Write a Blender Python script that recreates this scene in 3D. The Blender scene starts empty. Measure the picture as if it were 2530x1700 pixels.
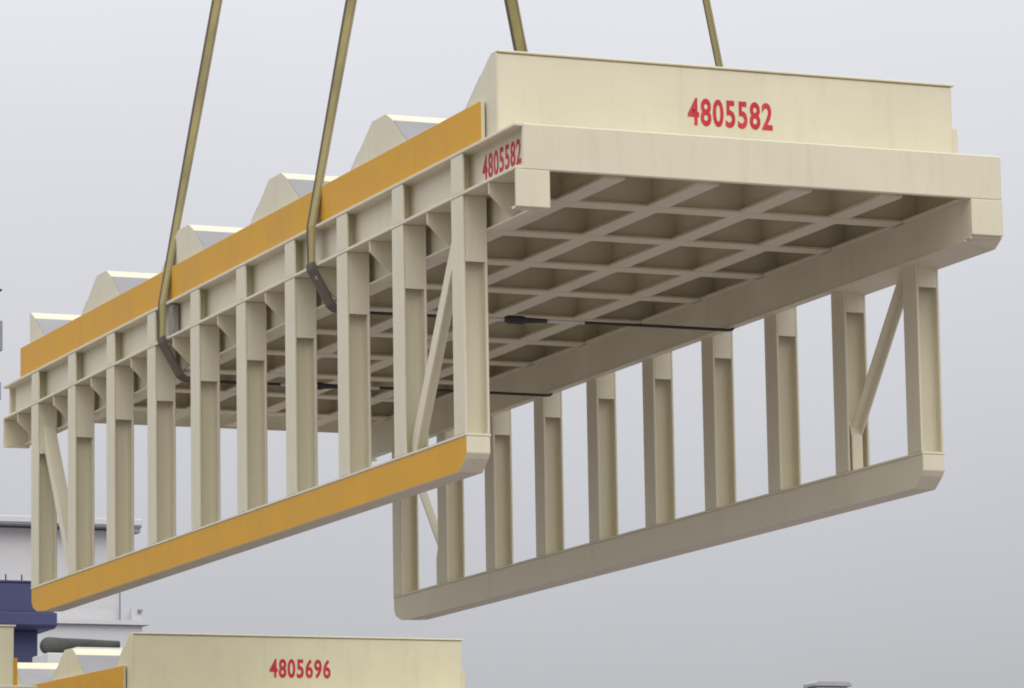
import bpy, bmesh, math, random
from mathutils import Vector, Matrix, Quaternion

random.seed(4)
scene = bpy.context.scene
C = scene.collection
Z0 = 5.65            # height of the hanging cradle's lower flange above the ground

# ------------------------------------------------------------------ camera
cam_d = bpy.data.cameras.new('camera')
cam_d.sensor_width = 36.0
cam_d.lens = 36.0 * 10753.36 / 2530.0
cam_d.clip_start = 0.5
cam_d.clip_end = 6000
cam = bpy.data.objects.new('camera', cam_d)
C.objects.link(cam)
# lengthwise = Y, across = X, up = Z
right = Vector((0.9240, -0.3820, -0.0160))
down = Vector((0.0450, 0.1510, -0.9880))
fwd = Vector((0.380, 0.912, 0.157)).normalized()
right = (right - fwd * right.dot(fwd)).normalized()
up = right.cross(fwd).normalized()
rot = Matrix((right, up, -fwd)).transposed()
cam.matrix_world = Matrix.Translation((-7.762, -18.551, -4.033 + Z0)) @ rot.to_4x4()
scene.camera = cam

# ------------------------------------------------------------------ world: overcast
SUN_EL, SUN_AZ = math.radians(34), math.radians(183)     # azimuth from +Y towards +X
world = bpy.data.worlds.new('World')
scene.world = world
world.use_nodes = True
nt = world.node_tree
nt.nodes.clear()
wo = nt.nodes.new('ShaderNodeOutputWorld')
bg_c = nt.nodes.new('ShaderNodeBackground')
bg_n = nt.nodes.new('ShaderNodeBackground')
add = nt.nodes.new('ShaderNodeAddShader')
sky = nt.nodes.new('ShaderNodeTexSky')
sky.sky_type = 'NISHITA'
sky.sun_disc = False
sky.sun_elevation = SUN_EL
sky.sun_rotation = SUN_AZ
sky.air_density = 1.0
sky.dust_density = 4.0
bg_n.inputs['Strength'].default_value = 0.006
nt.links.new(sky.outputs[0], bg_n.inputs[0])
tc = nt.nodes.new('ShaderNodeTexCoord')
sep = nt.nodes.new('ShaderNodeSeparateXYZ')
nt.links.new(tc.outputs['Generated'], sep.inputs[0])
mr = nt.nodes.new('ShaderNodeFloatCurve')                 # cloud deck: dim at the horizon, bright overhead
cv = mr.mapping.curves[0]
cv.points[0].location = (0.0, 0.166)
cv.points[1].location = (1.0, 0.97)
for px_, py_ in ((0.25, 0.412), (0.6, 0.70)):
    cv.points.new(px_, py_)
mr.mapping.update()
nt.links.new(sep.outputs['Z'], mr.inputs['Value'])
sc2 = nt.nodes.new('ShaderNodeMath')
sc2.operation = 'MULTIPLY'
sc2.inputs[1].default_value = 2.0
nt.links.new(mr.outputs[0], sc2.inputs[0])
noi = nt.nodes.new('ShaderNodeTexNoise')
noi.inputs['Scale'].default_value = 5.0
noi.inputs['Detail'].default_value = 4.0
nt.links.new(tc.outputs['Generated'], noi.inputs['Vector'])
mr2 = nt.nodes.new('ShaderNodeMapRange')
mr2.inputs['To Min'].default_value = 0.91
mr2.inputs['To Max'].default_value = 1.09
nt.links.new(noi.outputs['Fac'], mr2.inputs['Value'])
mul = nt.nodes.new('ShaderNodeMath')
mul.operation = 'MULTIPLY'
nt.links.new(sc2.outputs[0], mul.inputs[0])
nt.links.new(mr2.outputs[0], mul.inputs[1])
bg_c.inputs['Color'].default_value = (0.976, 0.983, 1.038, 1)
nt.links.new(mul.outputs[0], bg_c.inputs['Strength'])
nt.links.new(bg_c.outputs[0], add.inputs[0])
nt.links.new(bg_n.outputs[0], add.inputs[1])
nt.links.new(add.outputs[0], wo.inputs[0])

# ------------------------------------------------------------------ sun behind the cloud
sd = bpy.data.lights.new('sun', 'SUN')
sd.energy = 0.72
sd.angle = math.radians(35)
sd.color = (1.0, 0.96, 0.88)
so = bpy.data.objects.new('sun', sd)
C.objects.link(so)
sdir = Vector((math.sin(SUN_AZ) * math.cos(SUN_EL), math.cos(SUN_AZ) * math.cos(SUN_EL), math.sin(SUN_EL)))
so.rotation_euler = (-sdir).to_track_quat('-Z', 'Y').to_euler()
so.location = (6, -12, 30)

vs = scene.view_settings
vs.view_transform = 'Standard'
vs.look = 'None'
vs.exposure = 0.0
vs.gamma = 1.0
vs.use_curve_mapping = False
scene.cycles.filter_width = 1.9
scene.cycles.max_bounces = 8
scene.cycles.diffuse_bounces = 5

# ------------------------------------------------------------------ materials
def paint(name, col, rough=0.5, var=0.10, streak=0.0, streak_col=(0.25, 0.17, 0.08), scale=2.0, bump=0.0, spec=0.35):
    m = bpy.data.materials.new(name)
    m.use_nodes = True
    n = m.node_tree.nodes
    l = m.node_tree.links
    b = n['Principled BSDF']
    b.inputs['Roughness'].default_value = rough
    b.inputs['Specular IOR Level'].default_value = spec
    t = n.new('ShaderNodeTexCoord')
    n1 = n.new('ShaderNodeTexNoise')
    n1.inputs['Scale'].default_value = scale
    n1.inputs['Detail'].default_value = 6
    n1.inputs['Roughness'].default_value = 0.62
    l.new(t.outputs['Object'], n1.inputs['Vector'])
    ramp = n.new('ShaderNodeValToRGB')
    ramp.color_ramp.elements[0].position = 0.28
    ramp.color_ramp.elements[1].position = 0.72
    ramp.color_ramp.elements[0].color = tuple(c * (1 - var) for c in col) + (1,)
    ramp.color_ramp.elements[1].color = tuple(min(1, c * (1 + var)) for c in col) + (1,)
    l.new(n1.outputs['Fac'], ramp.inputs[0])
    out = ramp.outputs[0]
    if streak > 0:
        mp = n.new('ShaderNodeMapping')
        mp.inputs['Scale'].default_value = (14, 14, 1.3)
        l.new(t.outputs['Object'], mp.inputs[0])
        n2 = n.new('ShaderNodeTexNoise')
        n2.inputs['Scale'].default_value = 1.0
        n2.inputs['Detail'].default_value = 7
        n2.inputs['Roughness'].default_value = 0.7
        l.new(mp.outputs[0], n2.inputs['Vector'])
        r2 = n.new('ShaderNodeMapRange')
        r2.inputs['From Min'].default_value = 0.52
        r2.inputs['From Max'].default_value = 0.82
        r2.inputs['To Max'].default_value = streak
        l.new(n2.outputs['Fac'], r2.inputs['Value'])
        mx = n.new('ShaderNodeMix')
        mx.data_type = 'RGBA'
        l.new(r2.outputs[0], mx.inputs['Factor'])
        l.new(out, mx.inputs['A'])
        mx.inputs['B'].default_value = tuple(streak_col) + (1,)
        out = mx.outputs['Result']
    l.new(out, b.inputs['Base Color'])
    n3 = n.new('ShaderNodeMapRange')
    n3.inputs['To Min'].default_value = rough - 0.1
    n3.inputs['To Max'].default_value = rough + 0.12
    l.new(n1.outputs['Fac'], n3.inputs['Value'])
    l.new(n3.outputs[0], b.inputs['Roughness'])
    if bump > 0:
        bp = n.new('ShaderNodeBump')
        bp.inputs['Strength'].default_value = bump
        bp.inputs['Distance'].default_value = 0.02
        l.new(n1.outputs['Fac'], bp.inputs['Height'])
        l.new(bp.outputs[0], b.inputs['Normal'])
    return m

M = {}
M['cream'] = paint('cream_paint', (0.668, 0.625, 0.462), 0.48, 0.055, 0.24, (0.42, 0.33, 0.20), 1.7, 0.14)
M['yellow'] = paint('amber_paint', (0.63, 0.33, 0.013), 0.5, 0.07, 0.30, (0.40, 0.22, 0.05), 2.5, 0.10)
M['cream_old'] = paint('weathered_cream_paint', (0.675, 0.64, 0.445), 0.55, 0.06, 0.24, (0.40, 0.30, 0.17), 1.5, 0.10)
M['liner'] = paint('grey_liner', (0.275, 0.272, 0.275), 0.6, 0.10, 0.25, (0.25, 0.25, 0.25), 4.0)
M['red'] = paint('red_stencil_paint', (0.50, 0.026, 0.036), 0.55, 0.20, 0.30, (0.62, 0.48, 0.36), 16.0)
M['dark'] = paint('dark_steel', (0.045, 0.045, 0.045), 0.6, 0.25, 0, (0, 0, 0), 12)
M['blue'] = paint('blue_paint', (0.054, 0.062, 0.148), 0.5, 0.10, 0.3, (0.05, 0.05, 0.09), 0.8)
M['ship'] = paint('ship_white', (0.60, 0.60, 0.60), 0.5, 0.03, 0.25, (0.45, 0.43, 0.40), 0.3)
M['ship_dark'] = paint('ship_grey', (0.27, 0.27, 0.29), 0.5, 0.08, 0, (0, 0, 0), 0.5)
M['hull'] = paint('hull_blue', (0.05, 0.07, 0.13), 0.5, 0.1, 0.3, (0.2, 0.1, 0.05), 0.3)
M['tarp'] = paint('dark_tarpaulin', (0.065, 0.066, 0.060), 0.75, 0.45, 0, (0, 0, 0), 3.0, 0.5)
M['concrete'] = paint('concrete', (0.24, 0.212, 0.222), 0.85, 0.18, 0, (0, 0, 0), 0.35, 0.3)
M['grey'] = paint('grey_paint', (0.36, 0.37, 0.375), 0.5, 0.06, 0.25, (0.2, 0.2, 0.2), 1.5)
M['pale'] = paint('pale_paint', (0.62, 0.64, 0.60), 0.5, 0.05, 0, (0, 0, 0), 1.5)
M['sleeve'] = paint('sling_sleeve', (0.14, 0.122, 0.095), 0.85, 0.30, 0, (0, 0, 0), 9.0)
M['strap_shade'] = paint('shade_grey', (0.25, 0.235, 0.215), 0.85, 0.3, 0, (0, 0, 0), 8.0)  # flat grey for the shading beside the far strap
M['bright'] = paint('galvanised', (0.60, 0.60, 0.55), 0.35, 0.12, 0, (0, 0, 0), 9.0)

def webbing():
    m = bpy.data.materials.new('olive_webbing')
    m.use_nodes = True
    n = m.node_tree.nodes
    l = m.node_tree.links
    b = n['Principled BSDF']
    b.inputs['Roughness'].default_value = 0.85
    uv = n.new('ShaderNodeTexCoord')
    sp = n.new('ShaderNodeSeparateXYZ')
    l.new(uv.outputs['UV'], sp.inputs[0])
    r = n.new('ShaderNodeValToRGB')                # woven edge stripes across the width
    cr = r.color_ramp
    cr.interpolation = 'LINEAR'
    cr.elements[0].position = 0.0
    cr.elements[0].color = (0.30, 0.25, 0.12, 1)
    cr.elements[1].position = 1.0
    cr.elements[1].color = (0.09, 0.075, 0.05, 1)
    for p, c in ((0.10, (0.20, 0.17, 0.08)), (0.18, (0.39, 0.33, 0.125)), (0.70, (0.365, 0.305, 0.118)), (0.80, (0.11, 0.09, 0.055))):
        e = cr.elements.new(p)
        e.color = c + (1,)
    l.new(sp.outputs['X'], r.inputs[0])
    nz = n.new('ShaderNodeTexNoise')
    nz.inputs['Scale'].default_value = 3.5
    nz.inputs['Detail'].default_value = 6
    l.new(uv.outputs['Object'], nz.inputs['Vector'])
    mr_ = n.new('ShaderNodeMapRange')
    mr_.inputs['From Min'].default_value = 0.45
    mr_.inputs['From Max'].default_value = 0.75
    mr_.inputs['To Max'].default_value = 0.65
    l.new(nz.outputs['Fac'], mr_.inputs['Value'])
    mx = n.new('ShaderNodeMix')
    mx.data_type = 'RGBA'
    l.new(mr_.outputs[0], mx.inputs['Factor'])
    l.new(r.outputs[0], mx.inputs['A'])
    mx.inputs['B'].default_value = (0.13, 0.10, 0.065, 1)
    l.new(mx.outputs['Result'], b.inputs['Base Color'])
    return m
M['web'] = webbing()

# ------------------------------------------------------------------ helpers
# local cradle coordinates (l, w, z): lengthwise, across, up  ->  Blender (w, l, z)
def P(l, w, z):
    return Vector((w, l, z))

class MB:
    def __init__(self):
        self.bm = bmesh.new()
    def box(self, l0, l1, w0, w1, z0, z1, bev=0.0, mi=0):
        t = bmesh.new()
        vs_ = [t.verts.new(P(l, w, z)) for l in (l0, l1) for w in (w0, w1) for z in (z0, z1)]
        for f in ((0, 1, 3, 2), (4, 6, 7, 5), (0, 4, 5, 1), (2, 3, 7, 6), (0, 2, 6, 4), (1, 5, 7, 3)):
            t.faces.new([vs_[i] for i in f])
        if bev > 0:
            bmesh.ops.bevel(t, geom=list(t.edges), offset=bev, segments=1, affect='EDGES')
        self._merge(t, mi)
    def prism(self, pts, axis, a, b, mi=0, bev=0.0):
        """pts: outline in the two other coordinates; axis 'w' -> pts (l, z); axis 'l' -> pts (w, z); axis 'z' -> pts (l, w)"""
        t = bmesh.new()
        def mk(q, s):
            if axis == 'w':
                return t.verts.new(P(q[0], s, q[1]))
            if axis == 'l':
                return t.verts.new(P(s, q[0], q[1]))
            return t.verts.new(P(q[0], q[1], s))
        A = [mk(q, a) for q in pts]
        B = [mk(q, b) for q in pts]
        t.faces.new(A)
        t.faces.new(B[::-1])
        n = len(pts)
        for i in range(n):
            t.faces.new((A[i], B[i], B[(i + 1) % n], A[(i + 1) % n]))
        bmesh.ops.recalc_face_normals(t, faces=t.faces)
        if bev > 0:
            bmesh.ops.bevel(t, geom=list(t.edges), offset=bev, segments=1, affect='EDGES')
        self._merge(t, mi)
    def tube(self, pts, r, seg=8, mi=0):
        t = bmesh.new()
        rings = []
        for i, p in enumerate(pts):
            p = Vector(p)
            d = (Vector(pts[min(i + 1, len(pts) - 1)]) - Vector(pts[max(i - 1, 0)])).normalized()
            a = d.cross(Vector((0.31, 0.2, 0.9)))
            a.normalize()
            b = d.cross(a)
            rr = r[i] if isinstance(r, (list, tuple)) else r
            rings.append([t.verts.new(p + (a * math.cos(k * math.tau / seg) + b * math.sin(k * math.tau / seg)) * rr) for k in range(seg)])
        for i in range(len(rings) - 1):
            for k in range(seg):
                t.faces.new((rings[i][k], rings[i][(k + 1) % seg], rings[i + 1][(k + 1) % seg], rings[i + 1][k]))
        t.faces.new(rings[0][::-1])
        t.faces.new(rings[-1])
        self._merge(t, mi)
    def _merge(self, t, mi):
        bmesh.ops.recalc_face_normals(t, faces=t.faces)
        for f in t.faces:
            f.material_index = mi
        me = bpy.data.meshes.new('tmp')
        t.to_mesh(me)
        t.free()
        self.bm.from_mesh(me)
        bpy.data.meshes.remove(me)
    def build(self, name, mats, parent=None, off=(0, 0, 0), smooth=False):
        if off != (0, 0, 0):
            bmesh.ops.translate(self.bm, verts=self.bm.verts, vec=Vector(off))
        me = bpy.data.meshes.new(name)
        self.bm.to_mesh(me)
        self.bm.free()
        for m in (mats if isinstance(mats, (list, tuple)) else [mats]):
            me.materials.append(m)
        if smooth:
            for p in me.polygons:
                p.use_smooth = True
        o = bpy.data.objects.new(name, me)
        C.objects.link(o)
        if parent:
            o.parent = parent
        return o

def share(o, parent, loc=(0, 0, 0)):
    c = o.copy()
    C.objects.link(c)
    c.parent = parent
    c.location = loc
    return c

def tag(o, label, cat, group=None, kind=None):
    if kind:
        o['kind'] = kind
    if label:
        o['label'] = label
    if cat:
        o['category'] = cat
    if group:
        o['group'] = group
    return o

def empty(name, loc):
    o = bpy.data.objects.new(name, None)
    o.empty_display_size = 0.2
    C.objects.link(o)
    o.location = loc
    return o

def copy_tree(o, parent=None, skip=()):
    c = o.copy()
    C.objects.link(c)
    if parent:
        c.parent = parent
    for ch in list(o.children):
        if ch.name.split('.')[0] in skip:
            continue
        copy_tree(ch, c, skip)
    return c

# ------------------------------------------------------------------ setting
def sheet(name, x0, x1, y0, y1, z, mat):
    me = bpy.data.meshes.new(name)
    me.from_pydata([(x0, y0, z), (x1, y0, z), (x1, y1, z), (x0, y1, z)], [], [(0, 1, 2, 3)])
    me.materials.append(mat)
    o = bpy.data.objects.new(name, me)
    C.objects.link(o)
    o['kind'] = 'structure'
    return o
sheet('ground', -2500, 2500, -2500, 2500, 0.0, M['concrete'])
wm = paint('sea_water', (0.10, 0.12, 0.13), 0.25, 0.15, 0, (0, 0, 0), 0.2, 0.4)
sheet('water', -2500, 2500, 150, 2500, 0.02, wm)
QZ = -1.345 - 1.88 + Z0                       # upper quay level the other cradles stand on
q = MB()
q.box(9.0, 149.0, -60, 160, 0.0, QZ, 0.05)
tag(q.build('quay', M['concrete']), None, None, kind='structure')

# gently sloping ramp under the standing cradles
rm = bmesh.new()
rz = lambda l: -3.1178 - .002 + .0209 * (l - 14.599) + Z0
a = [rm.verts.new((x, l, z)) for x in (-7, 9) for l, z in ((9.62, QZ + .004), (20.5, QZ + .004), (20.5, rz(20.5)), (9.62, rz(9.62)))]
for f in ((0, 1, 2, 3), (4, 7, 6, 5), (0, 3, 7, 4), (3, 2, 6, 7), (2, 1, 5, 6), (1, 0, 4, 5)):
    rm.faces.new([a[i] for i in f])
bmesh.ops.recalc_face_normals(rm, faces=rm.faces)
me = bpy.data.meshes.new('ramp')
rm.to_mesh(me)
rm.free()
me.materials.append(M['concrete'])
ro = bpy.data.objects.new('ramp', me)
C.objects.link(ro)
ro['kind'] = 'structure'

# ------------------------------------------------------------------ the cargo cradle
LT, B = 8.755, 2.6
A0, D = 0.755, 0.8085                          # first post centre, post pitch
ZB = -1.345                                    # runner underside
OFF = (-1.3, -LT / 2, -ZB)                     # root: centre of the base, at runner level

def build_cradle(number):
    root = empty('cargo_cradle', (1.3, LT / 2, ZB + Z0))
    cr = M['cream']
    posts = [A0 + D * i for i in range(10)]
    mids = [A0 + D * (i - 0.5) for i in range(11)]

    # end beams with the square end plates hanging at their ends
    for s in (0, 1):
        f = (lambda l: l) if s == 0 else (lambda l: LT - l)
        m = MB()
        w0, w1 = (0.040, 2.6) if s == 0 else (0.040, 2.56)
        m.box(min(f(0), f(.022)), max(f(0), f(.022)), w0, w1, 0.0, 0.221, 0.005)
        if s == 0:
            m.box(.0225, .10, .08, B - .08, 0.0165, 0.028)
        e = m.build('end_beam', cr, root, OFF)
        for w in (0.0, B - 0.175):
            k = MB()
            k.box(min(f(-.004), f(.014)), max(f(-.004), f(.014)), w, w + 0.175, -0.182, -0.002, 0.004)
            k.build('end_plate', cr, e, OFF)
            k = MB()
            k.box(min(f(.014), f(.06)), max(f(.014), f(.06)), w + .002, w + 0.165, -0.186, -0.174)
            k.build('lip', cr, e, OFF)

    # edge beams: outward facing channels with stiffeners over the posts
    for side in (0, 1):
        g = (lambda w: w) if side == 0 else (lambda w: B - w)
        m = MB()
        lo, hi = sorted((g(.066), g(.078)))
        m.box(.023, 8.69, lo, hi, 0.0162, 0.2053)
        eb = m.build('edge_beam', cr, root, OFF)
        m = MB()
        lo, hi = sorted((g(0.0), g(.19)))
        if side == 0:
            m.box(0.0, LT - .0225, lo, .0395, 0.2055, 0.2225, 0.003)
            m.box(.0225, LT - .0225, .0395, hi, 0.2055, 0.2225)
            m.box(LT - .0225, LT + .001, lo, .0395, 0.2055, 0.2225, 0.003)
        else:
            m.box(.0225, LT - .0225, lo, hi, 0.2055, 0.2225, 0.003)
        m.build('upper_flange', cr, eb, OFF)
        m = MB()
        m.box(0.002, LT - .002, lo, hi, -0.001, 0.016, 0.003)
        m.build('lower_flange', cr, eb, OFF)
        first = None
        for l in posts:
            if first is None:
                m = MB()
                lo, hi = sorted((g(.003), g(.066)))
                lo2, hi2 = sorted((g(.003), g(.017)))
                m.box(-.074, .074, lo2, hi2, 0.0165, 0.205, 0.003)
                lo2, hi2 = sorted((g(.017), g(.066)))
                m.box(-.007, .007, lo2, hi2, 0.0165, 0.205)
                first = m.build('stiffener', cr, eb, (OFF[0], OFF[1], OFF[2]))
                first.location = (0, l, 0)
            else:
                share(first, eb, (0, l, 0))

    # inner girders with sloped gussets
    for side in (0, 1):
        g = (lambda w: w) if side == 0 else (lambda w: B - w)
        zb = -0.168 if side == 0 else -0.205
        m = MB()
        lo, hi = sorted((g(.165), g(.177)))
        m.box(0.016, LT - .016, lo, hi, zb + .008, -0.0015)
        gr = m.build('girder', cr, root, OFF)
        m = MB()
        lo, hi = sorted((g(.125), g(.181)))
        m.box(0.062, LT - .062, lo, hi, zb - .003, zb + .0075, 0.002)
        m.build('bottom_flange', cr, gr, OFF)
        first = None
        for l in mids:
            if first is None:
                m = MB()
                m.prism([(g(.006), -.002), (g(.006), -.058), (g(.112), zb + .010), (g(.164), zb + .010), (g(.164), -.002)], 'l', -.006, .006)
                first = m.build('gusset', cr, gr, OFF)
                first.location = (0, l, 0)
            else:
                share(first, gr, (0, l, 0))
    # closed box under the right hand flange, near end
    t = bmesh.new()
    prof = [(2.437, -.003), (2.5985, -.003), (2.5985, -.232), (2.437, -.2085)]
    near = [(2.437, -.003), (2.5985, -.003), (2.5985, -.190), (2.437, -.190)]
    r0 = [t.verts.new(P(.0145, *p)) for p in near]
    r1 = [t.verts.new(P(.085, *p)) for p in prof]
    r2 = [t.verts.new(P(1.52, *p)) for p in prof]
    for a, b in ((r0, r1), (r1, r2)):
        for i in range(4):
            t.faces.new((a[i], a[(i + 1) % 4], b[(i + 1) % 4], b[i]))
    t.faces.new(r0)
    t.faces.new(r2[::-1])
    k = MB()
    k._merge(t, 0)
    k.build('closing_box', cr, root, OFF)

    # deck underside: plate, stringers, floor beams
    m = MB()
    m.box(.102, LT - .102, .079, B - .079, .203, .218)
    m.build('deck_plate', cr, root, OFF)
    for w in (.555, 1.05, 1.55, 2.045):
        m = MB()
        m.box(.101, LT - .101, w - .055, w + .055, .002, .014)
        m.box(.101, LT - .101, w - .006, w + .006, .014, .203)
        m.build('stringer', cr, root, OFF)
    for l in posts:
        m = MB()
        m.box(l - .062, l + .062, .179, B - .179, -.001, .010)
        m.box(l - .005, l + .005, .079, B - .079, .0145, .202)
        m.build('floor_beam', cr, root, OFF)

    # posts: H sections with a doubler plate over the top part
    for side in (0, 1):
        g = (lambda w: w) if side == 0 else (lambda w: B - w)
        first = None
        cap0 = None
        for l in posts:
            if first is None:
                m = MB()
                lo, hi = sorted((g(.002), g(.015)))
                m.box(-.075, .075, lo, hi, -1.166, -.002, .003)
                lo, hi = sorted((g(.117), g(.130)))
                m.box(-.075, .075, lo, hi, -1.166, -.002, .003)
                lo, hi = sorted((g(.015), g(.117)))
                m.box(-.006, .006, lo, hi, -1.166, -.002)
                # rolled fillets between web and flanges
                for sgn in (-1, 1):
                    for a, s in ((.015, 1), (.117, -1)):
                        m.prism([(sgn * .006, g(a + s * .022)), (sgn * .012, g(a + s * .010)), (sgn * .026, g(a)), (sgn * .006, g(a))], 'z', -1.164, -.004)
                first = m.build('post', cr, root, OFF)
                first.location = (0, l, 0)
                m = MB()
                lo, hi = sorted((g(.0155), g(.1165)))
                m.box(-.0735, -.062, lo, hi, -.326, -.003)
                m.box(.062, .0735, lo, hi, -.326, -.003)
                cap0 = m.build('cap_plate', cr, first, OFF)
            else:
                p = share(first, root, (0, l, 0))
                share(cap0, p)

    # runners
    for side in (0, 1):
        g = (lambda w: w) if side == 0 else (lambda w: B - w)
        l0, l1 = .673, 8.105
        prof = [(l0, -1.180), (l0, -1.262), (l0 + .025, -1.290), (l0 + .105, ZB), (l1 - .30, ZB), (l1 - .115, -1.331), (l1 - .03, -1.300), (l1, -1.255), (l1, -1.180)]
        m = MB()
        lo, hi = sorted((g(.004), g(.127)))
        m.prism(prof, 'w', lo, hi, 0, 0.003)
        for f in m.bm.faces:
            n = f.normal
            if (n.x < -.9 if side == 0 else n.x > .9):
                f.material_index = 1
        r = m.build('runner', [cr, M['yellow']], root, OFF)
        m = MB()
        lo, hi = sorted((g(.000), g(.131)))
        m.box(l0 - .002, l1 + .002, lo, hi, -1.1795, -1.1665, .002)
        m.build('top_plate', cr, r, OFF)

    # diagonal braces in the end bays
    for side in (0, 1):
        g = (lambda w: w) if side == 0 else (lambda w: B - w)
        lo, hi = sorted((g(.052 if side == 0 else .055), g(.117 if side == 0 else .100)))
        for e in (0, 1):
            f = (lambda l: l) if e == 0 else (lambda l: LT + .105 - l)
            m = MB()
            a, b = ((.80, -.05), (1.49, -1.15)) if side == 0 else ((.80, -.12), (1.525, -.985))
            d = Vector((b[0] - a[0], b[1] - a[1])).normalized()
            nn = Vector((-d.y, d.x)) * (.036 if side == 0 else .024)
            pts = [(f(a[0] + nn.x), a[1] + nn.y), (f(a[0] - nn.x), a[1] - nn.y), (f(b[0] - nn.x), b[1] - nn.y), (f(b[0] + nn.x), b[1] + nn.y)]
            n2 = Vector((-d.y, d.x))
            t0 = .010
            inner = [(a[0] + nn.x, a[1] + nn.y), (a[0] + nn.x - n2.x * t0, a[1] + nn.y - n2.y * t0), (b[0] + nn.x - n2.x * t0, b[1] + nn.y - n2.y * t0), (b[0] + nn.x, b[1] + nn.y)]
            m.prism([(f(x), z) for x, z in inner], 'w', lo, hi)
            ow = sorted((g(.042 if side == 0 else .045), g(.0515 if side == 0 else .0545)))
            m.prism(pts, 'w', ow[0], ow[1])
            br = m.build('brace', cr, root, OFF)
            if side == 1:
                m = MB()
                m.prism([(f(1.546), -1.165), (f(1.546), -.90), (f(1.515), -.90), (f(1.478), -.99), (f(1.478), -1.165)], 'w', g(.050), g(.108))
                m.build('foot_plate', cr, br, OFF)

    # amber upstand plates along both edges
    for side in (0, 1):
        m = MB()
        if side == 0:
            m.box(.505, 8.47, .034, .056, .2225, .432, .002)
        else:
            m.box(.375, 8.47, 2.5375, 2.566, .2225, .432, .002)
        for f in m.bm.faces:
            if (f.normal.x < -.7 if side == 0 else f.normal.x > .7):
                f.material_index = 1
        m.build('side_plate', [cr, M['yellow']], root, OFF)

    # transverse saddles
    def saddle(profile, liners, cap_edges):
        m = MB()
        m.prism([(l, z - (.0015 if z > .3 else 0)) for l, z in profile], 'w', .0705, B - .0705)
        s = m.build('saddle', cr, root, OFF)
        for lo, hi in ((.064, .070), (B - .070, B - .064)):
            m = MB()
            m.prism(profile, 'w', lo, hi, 0, .001)
            m.build('side_web', cr, s, OFF)
        for (la, za), (lb, zb) in liners:
            d = Vector((lb - la, zb - za)).normalized()
            nn = Vector((-d.y, d.x))
            if nn.y < 0:
                nn = -nn
            o = nn * -.001
            h = nn * .004
            m = MB()
            m.prism([(la + o.x, za + o.y), (lb + o.x, zb + o.y), (lb + h.x, zb + h.y), (la + h.x, za + h.y)], 'w', .0645, B - .0645)
            m.build('liner', M['liner'], s, OFF)
        for l0, l1, z in cap_edges:
            m = MB()
            m.box(l0, l1, .066, B - .050, z, z + .011, .003)
            m.build('cap_plate', cr, s, OFF)
    for i in range(1, 5):
        c = .358 + 1.607 * i
        prof = [(c - .69, .223), (c - .205, .590), (c - .100, .645), (c + .100, .645), (c + .79, .223)]
        saddle(prof, [((c - .66, .2457), (c - .21, .5862)), ((c + .75, .2475), (c + .30, .5227))], [])
    prof = [(.37, .223), (.37, .636), (.376, .645), (.452, .645), (.474, .634), (1.14, .223)]
    saddle(prof, [((1.10, .2477), (.575, .5717))], [(.361, .450, .6455)])
    prof = [(LT - .402, .223), (LT - .402, .636), (LT - .406, .648), (LT - .420, .648), (LT - .525, .591), (LT - 1.05, .223)]
    saddle(prof, [((LT - 1.02, .244), (LT - .530, .5875))], [])
    marks(root, number)
    return root

def text_mesh(txt):
    cu = bpy.data.curves.new('t', 'FONT')
    cu.body = txt
    cu.size = 1.0
    cu.offset = 0.028
    cu.space_character = 1.12
    cu.resolution_u = 4
    o = bpy.data.objects.new('t', cu)
    C.objects.link(o)
    dg = bpy.context.evaluated_depsgraph_get()
    me = bpy.data.meshes.new_from_object(o.evaluated_get(dg))
    bpy.data.objects.remove(o)
    bpy.data.curves.remove(cu)
    return me

def marks(root, number):
    me = text_mesh(number)
    xs = [v.co.x for v in me.vertices]
    ys = [v.co.y for v in me.vertices]
    x0, x1, y0, y1 = min(xs), max(xs), min(ys), max(ys)
    def place(fn):
        m2 = me.copy()
        for v in m2.vertices:
            v.co = fn((v.co.x - x0) / (x1 - x0), (v.co.y - y0) / (y1 - y0)) + Vector(OFF)
        m2.materials.clear()
        m2.materials.append(M['red'])
        m2.name = 'number_marking'
        o = bpy.data.objects.new('number_marking', m2)
        C.objects.link(o)
        o.parent = root
        return o
    place(lambda u, v: P(.3685, 1.073 + .460 * u, .352 + .140 * v))
    place(lambda u, v: P(.570 - .485 * u, .0648, .045 + .125 * v))

cradle = build_cradle('4805582')
tag(cradle, 'cream steel cradle numbered 4805582 hanging in the air from four straps', 'cargo cradle', 'cream steel cargo cradles')
c2 = copy_tree(cradle, None, ('number_marking',))
c2.location = (2.715, 14.599, -3.1178 + Z0)
c2.rotation_euler = (0.0209, 0, -0.0058)
marks(c2, '4805696')
def repaint(o, pairs):
    for sl in o.material_slots:
        if sl.material in pairs:
            new = pairs[sl.material]
            sl.link = 'OBJECT'
            sl.material = new
    for ch in o.children:
        repaint(ch, pairs)
repaint(c2, {M['cream']: M['cream_old']})
tag(c2, 'cream steel cradle numbered 4805696 cut off by the bottom edge below the hanging one', 'cargo cradle', 'cream steel cargo cradles')
c3 = copy_tree(cradle, None, ('number_marking',))
c3.location = (-.741, 14.191, -3.1264 + Z0)
c3.rotation_euler = (0.0209, 0, -0.0058)
repaint(c3, {M['cream']: M['cream_old']})
for ch in c3.children:                        # its side plates are amber all round
    if ch.name.split('.')[0] == 'side_plate':
        ch.material_slots[0].link = 'OBJECT'
        ch.material_slots[0].material = M['yellow']
tag(c3, 'cream steel cradle in the bottom left corner, only its upper right end in view', 'cargo cradle', 'cream steel cargo cradles')

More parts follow.
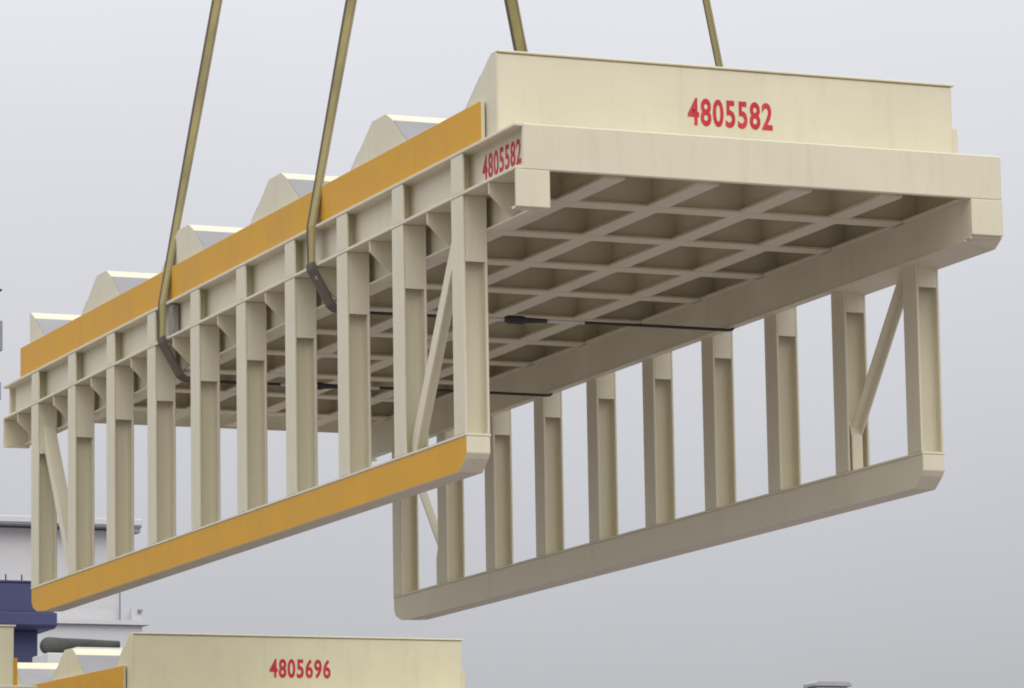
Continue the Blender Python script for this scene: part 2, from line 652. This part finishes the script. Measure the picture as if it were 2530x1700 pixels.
# ------------------------------------------------------------------ lifting slings
def ribbon(name, pts, width, thick, mat, parent):
    """pts: list of (point, width direction)"""
    bm = bmesh.new()
    uvl = bm.loops.layers.uv.new('UVMap')
    rows = []
    v = 0.0
    for i, (p, wd) in enumerate(pts):
        p = Vector(p)
        d = (Vector(pts[min(i + 1, len(pts) - 1)][0]) - Vector(pts[max(i - 1, 0)][0])).normalized()
        wd = Vector(wd)
        wd = (wd - d * wd.dot(d)).normalized()
        n = d.cross(wd)
        if i:
            v += (p - Vector(pts[i - 1][0])).length
        rows.append(([bm.verts.new(p + wd * width * a + n * thick * b) for a, b in ((-.5, -.5), (.5, -.5), (.5, .5), (-.5, .5))], v))
    us = (0, 1, 1, 0)
    for (ra, va), (rb, vb) in zip(rows[:-1], rows[1:]):
        for k in range(4):
            k2 = (k + 1) % 4
            f = bm.faces.new((ra[k], ra[k2], rb[k2], rb[k]))
            for lp, (u, w) in zip(f.loops, ((us[k], va), (us[k2], va), (us[k2], vb), (us[k], vb))):
                lp[uvl].uv = (u, w)
    bm.faces.new(rows[0][0][::-1])
    bm.faces.new(rows[-1][0])
    bmesh.ops.recalc_face_normals(bm, faces=bm.faces)
    me = bpy.data.meshes.new(name)
    bm.to_mesh(me)
    bm.free()
    me.materials.append(mat)
    o = bpy.data.objects.new(name, me)
    C.objects.link(o)
    o.parent = parent
    return o

def wdir(deg):
    a = math.radians(deg)
    return Vector((math.sin(a), math.cos(a), 0))

def sling(l, apex_z, tl, tr, couple, label, rl, strap_shade=False):
    root = empty('lifting_sling', (1.3, l, Z0 - .22))
    o = Vector((1.3, l, -.22))
    ap = Vector((1.3, l, apex_z))
    def leg(start, t0, t1, dl):
        pts = []
        n = 16
        for i in range(n + 1):
            f = i / n
            p = start.lerp(ap, f ** 1.5)
            ang = t0 + (t1 - t0) * min(1, f ** 1.5 * 6)
            p = p + Vector((0, dl * (1 - f ** 1.5), 0))
            pts.append((p - o, wdir(ang)))
        return pts
    L = leg(Vector((-.009, l, .222)), -4, tl, 0)
    ribbon('strap', [(Vector((-.009, l, .024)) - o, wdir(0))] + L, .100, .010, M['web'], root)
    R_ = leg(Vector((B + .009, l, .222)), tr[0], tr[1], rl)
    ribbon('strap', [(Vector((B + .009, l + rl, -.02)) - o, wdir(tr[0]))] + R_, .100, .010, M['web'], root)
    # worn lower length round the flange edge and below the deck
    pts = [(-.012, .022), (-.012, .008), (-.010, -.010), (.006, -.034), (.098, -.196), (.125, -.216), (.180, -.224)]
    ribbon('wear_sleeve', [(Vector((w, l, z)) - o, wdir(0)) for w, z in pts], .106, .016, M['sleeve'], root)
    if strap_shade:  # added dark block, stands in for the shading beside the strap
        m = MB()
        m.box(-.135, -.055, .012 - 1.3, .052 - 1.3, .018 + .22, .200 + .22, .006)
        m.build('shade_block', M['strap_shade'], root)
    m = MB()
    m.tube([(w - 1.3, dl, z + .22) for w, dl, z in ((.17, .03, -.222), (.6, .0, -.226), (couple - .20, 0, -.225))], .0085, 6)
    m.build('lower_rope', M['dark'], root)
    m = MB()
    m.tube([(w - 1.3, dl, z + .22) for w, dl, z in ((couple + .42, 0, -.221), (2.0, .0, -.219), (2.425, 0, -.221), (2.445, 0, -.218), (2.595, rl, -.045), (2.611, rl, -.006))], .0085, 6)
    m.build('lower_rope', M['dark'], root)
    m = MB()
    m.tube([(couple - .20 - 1.3, 0, -.005), (couple - .05 - 1.3, 0, -.005)], .0105, 6)
    m.build('ferrule', M['bright'], root)
    m = MB()
    m.tube([(couple + .20 - 1.3, 0, -.002), (couple + .42 - 1.3, 0, -.001)], .0105, 6)
    m.build('ferrule', M['bright'], root)
    m = MB()
    m.tube([(couple - .05 - 1.3, 0, -.005), (couple - .02 - 1.3, 0, -.004), (couple + .05 - 1.3, 0, -.004), (couple + .08 - 1.3, 0, -.004), (couple + .20 - 1.3, 0, -.002)], [.014, .025, .025, .017, .012], 8)
    m.build('coupling', M['dark'], root)
    tag(root, label, 'sling', 'webbing slings round the hanging cradle')
    return root
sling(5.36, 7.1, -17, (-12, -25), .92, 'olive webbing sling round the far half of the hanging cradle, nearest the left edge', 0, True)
sling(2.80, 7.0, -14, (8, 8.5), 1.14, 'olive webbing sling round the near half of the hanging cradle, with thin twisted right strap', 0)

# ------------------------------------------------------------------ background
# blue crane housing on a pedestal
ax = 19.9
def bbox(m, x0, x1, y0, y1, z0, z1, bev=0.0, mi=0):
    m.box(y0, y1, x0, x1, z0, z1, bev, mi)
b0 = Vector((19.75, 79.0, QZ))
blue = empty('blue_crane', b0)
m = MB()
bbox(m, -.18, .80, -.9, .9, 0.0, 5.36 + Z0 - QZ - .0, .02)
m.build('pedestal', M['blue'], blue)
m = MB()
zt_ = 5.36 + Z0 - QZ
m.prism([(-1.6, zt_ + .06), (-1.45, zt_), (1.45, zt_), (1.6, zt_ + .06), (1.6, zt_ + .36), (-1.6, zt_ + .36)], 'w', -1.6, 1.06, 0, .02)
m.build('platform', M['blue'], blue)
m = MB()
bbox(m, -1.6, 1.05, -1.4, 1.4, zt_ + .362, 6.42 + Z0 - QZ, .03)
h = m.build('housing', M['blue'], blue)
m = MB()
bbox(m, -1.62, 1.07, -1.42, 1.42, 6.42 + Z0 - QZ, 6.46 + Z0 - QZ)
m.build('roof_plate', M['blue'], blue)
for x in (-.05, .33):
    m = MB()
    m.tube([(x, -1.2, 6.46 + Z0 - QZ), (x, -1.2, 6.62 + Z0 - QZ)], .018, 6)
    m.build('aerial', M['dark'], blue)
tag(blue, 'dark blue crane housing on a narrower pedestal at the left edge', 'crane')

# dark rounded tarpaulin roll on a pale cradle
tr = empty('tarpaulin_roll', (15.5, 58.6, QZ))
m = MB()
pts, rad = [], []
R0 = .165
for i in range(7):
    a = i / 6 * math.pi / 2
    pts.append((-.62 + R0 * (1 - math.sin(a)) * 1.0 - .0, 0, 0))
    rad.append(max(.01, R0 * math.cos(a) ** .5))
pts = [(-.62 + R0 * (1 - math.cos(i / 6 * math.pi / 2)), -.02 * 0, 3.19 + Z0 - QZ) for i in range(7)]
rad = [max(.012, R0 * math.sin(i / 6 * math.pi / 2)) for i in range(7)]
for x, r in ((-.35, .168), (-.22, .160), (-.12, .125), (.0, .092), (.2, .088), (.45, .082), (.70, .080), (.90, .074)):
    pts.append((x, 0, 3.19 + R0 - r - .035 * (x + .4) + Z0 - QZ))
    rad.append(r)
m.tube(pts, rad, 14)
m.build('roll', M['tarp'], tr, smooth=True)
m = MB()
bbox(m, -.62, -.08, -.5, .5, 0, 3.19 - R0 + Z0 - QZ - .004, .01)
bbox(m, -.078, .86, -.5, .5, 0, 3.135 + Z0 - QZ, .01)
m.build('stand', M['pale'], tr)
tag(tr, 'long dark rounded roll lying low behind the cradles, right of the blue pedestal', 'tarpaulin roll')

# white ship: stepped superstructure, overhanging bridge roof, mast
shp = empty('white_ship', (20, 178, 0))
def sx(x):
    return x - 20
def sbox(m, x0, x1, y0, y1, z0, z1, bev=.0):
    m.box(y0 - 178, y1 - 178, x0 - 20, x1 - 20, z0 + Z0, z1 + Z0, bev)
m = MB()
m.prism([(-178 + 171.0, 53.0 - 20), (-178 + 171.0, -80 - 20), (-178 + 195, -80 - 20), (-178 + 195, 53 - 20), (-178 + 183, 64 - 20)], 'z', 0.0, 9.0, 0, .1)
m.build('hull', M['hull'], shp)
m = MB()
sbox(m, 30, 53.1, 172.2, 194, 3.35, 14.85, .04)
lower = m.build('lower_deckhouse', M['ship'], shp)
m = MB()
sbox(m, 30, 53.35, 171.9, 172.2, 14.95, 15.05)
sbox(m, 30, 53.35, 171.9, 194.3, 14.85, 14.95)
m.build('deck_edge', M['ship'], lower)
m = MB()
sbox(m, 30, 52.6, 172.6, 172.75, 14.96, 15.62)
sbox(m, 52.6, 53.1, 172.3, 172.5, 15.0, 15.6)
m.build('bulwark', M['ship'], lower)
m = MB()
sbox(m, 52.90, 53.08, 172.1, 172.3, 15.47, 15.58)
m.build('side_light', M['ship_dark'], lower)
m = MB()
sbox(m, 30, 52.15, 172.9, 192, 14.96, 19.3, .04)
upper = m.build('upper_deckhouse', M['ship'], shp)
m = MB()
sbox(m, 30, 53.0, 171.9, 193, 19.42, 19.72, .03)
m.build('bridge_roof', M['ship'], upper)
m = MB()
sbox(m, 30, 53.0, 171.95, 192.9, 19.34, 19.42)
m.build('eave_shade', M['ship_dark'], upper)  # dark strip painting in the shadow under the eave
m = MB()
sbox(m, 52.65, 52.95, 172.0, 172.6, 19.10, 19.335, .02)
m.build('wing_light', M['ship_dark'], upper)
m = MB()
m.tube([(52.05 - 20, 172.3 - 178, 15.05 + Z0), (52.05 - 20, 172.3 - 178, 16.45 + Z0)], [.05, .04], 6)
m.build('flagpole', M['ship_dark'], upper)
m = MB()
m.tube([(45.7 - 20, 174 - 178, 19.7 + Z0), (45.7 - 20, 174 - 178, 33 + Z0)], [.35, .25], 8)
mast = m.build('mast', M['ship'], shp)
for z0, z1, xr in ((27.4, 28.8, 46.55), (25.1, 25.95, 46.48), (30.18, 30.28, 46.52)):
    m = MB()
    sbox(m, 44.9, xr, 172.6, 174.6, z0, z1, .02)
    m.build('platform', M['ship_dark'] if z1 - z0 > .2 else M['dark'], mast)
tag(shp, 'pale grey-white ship superstructure far behind at the left edge', 'ship')

# grey box top at the lower right
gb = empty('ventilation_tower', (60.0, 116.6, QZ))
m = MB()
bbox(m, -.42, .78, -.4, .4, 0, 7.72 + Z0 - QZ, .04)
m.build('shaft', M['grey'], gb)
m = MB()
zz = 7.72 + Z0 - QZ
m.prism([(-.52, zz), (-.52, zz + .12), (-.38, zz + .19), (.76, zz + .19), (.90, zz + .12), (.90, zz)], 'l', -.48, .48, 0, .02)
m.build('cap', M['grey'], gb)
m = MB()
for k in range(4):
    bbox(m, -.25, .62, -.43, -.395, zz - .5 - .25 * k, zz - .38 - .25 * k)
m.build('louvre', M['ship_dark'], gb)
tag(gb, 'grey box-like tower top peeking over the bottom edge at the right', 'vent tower')
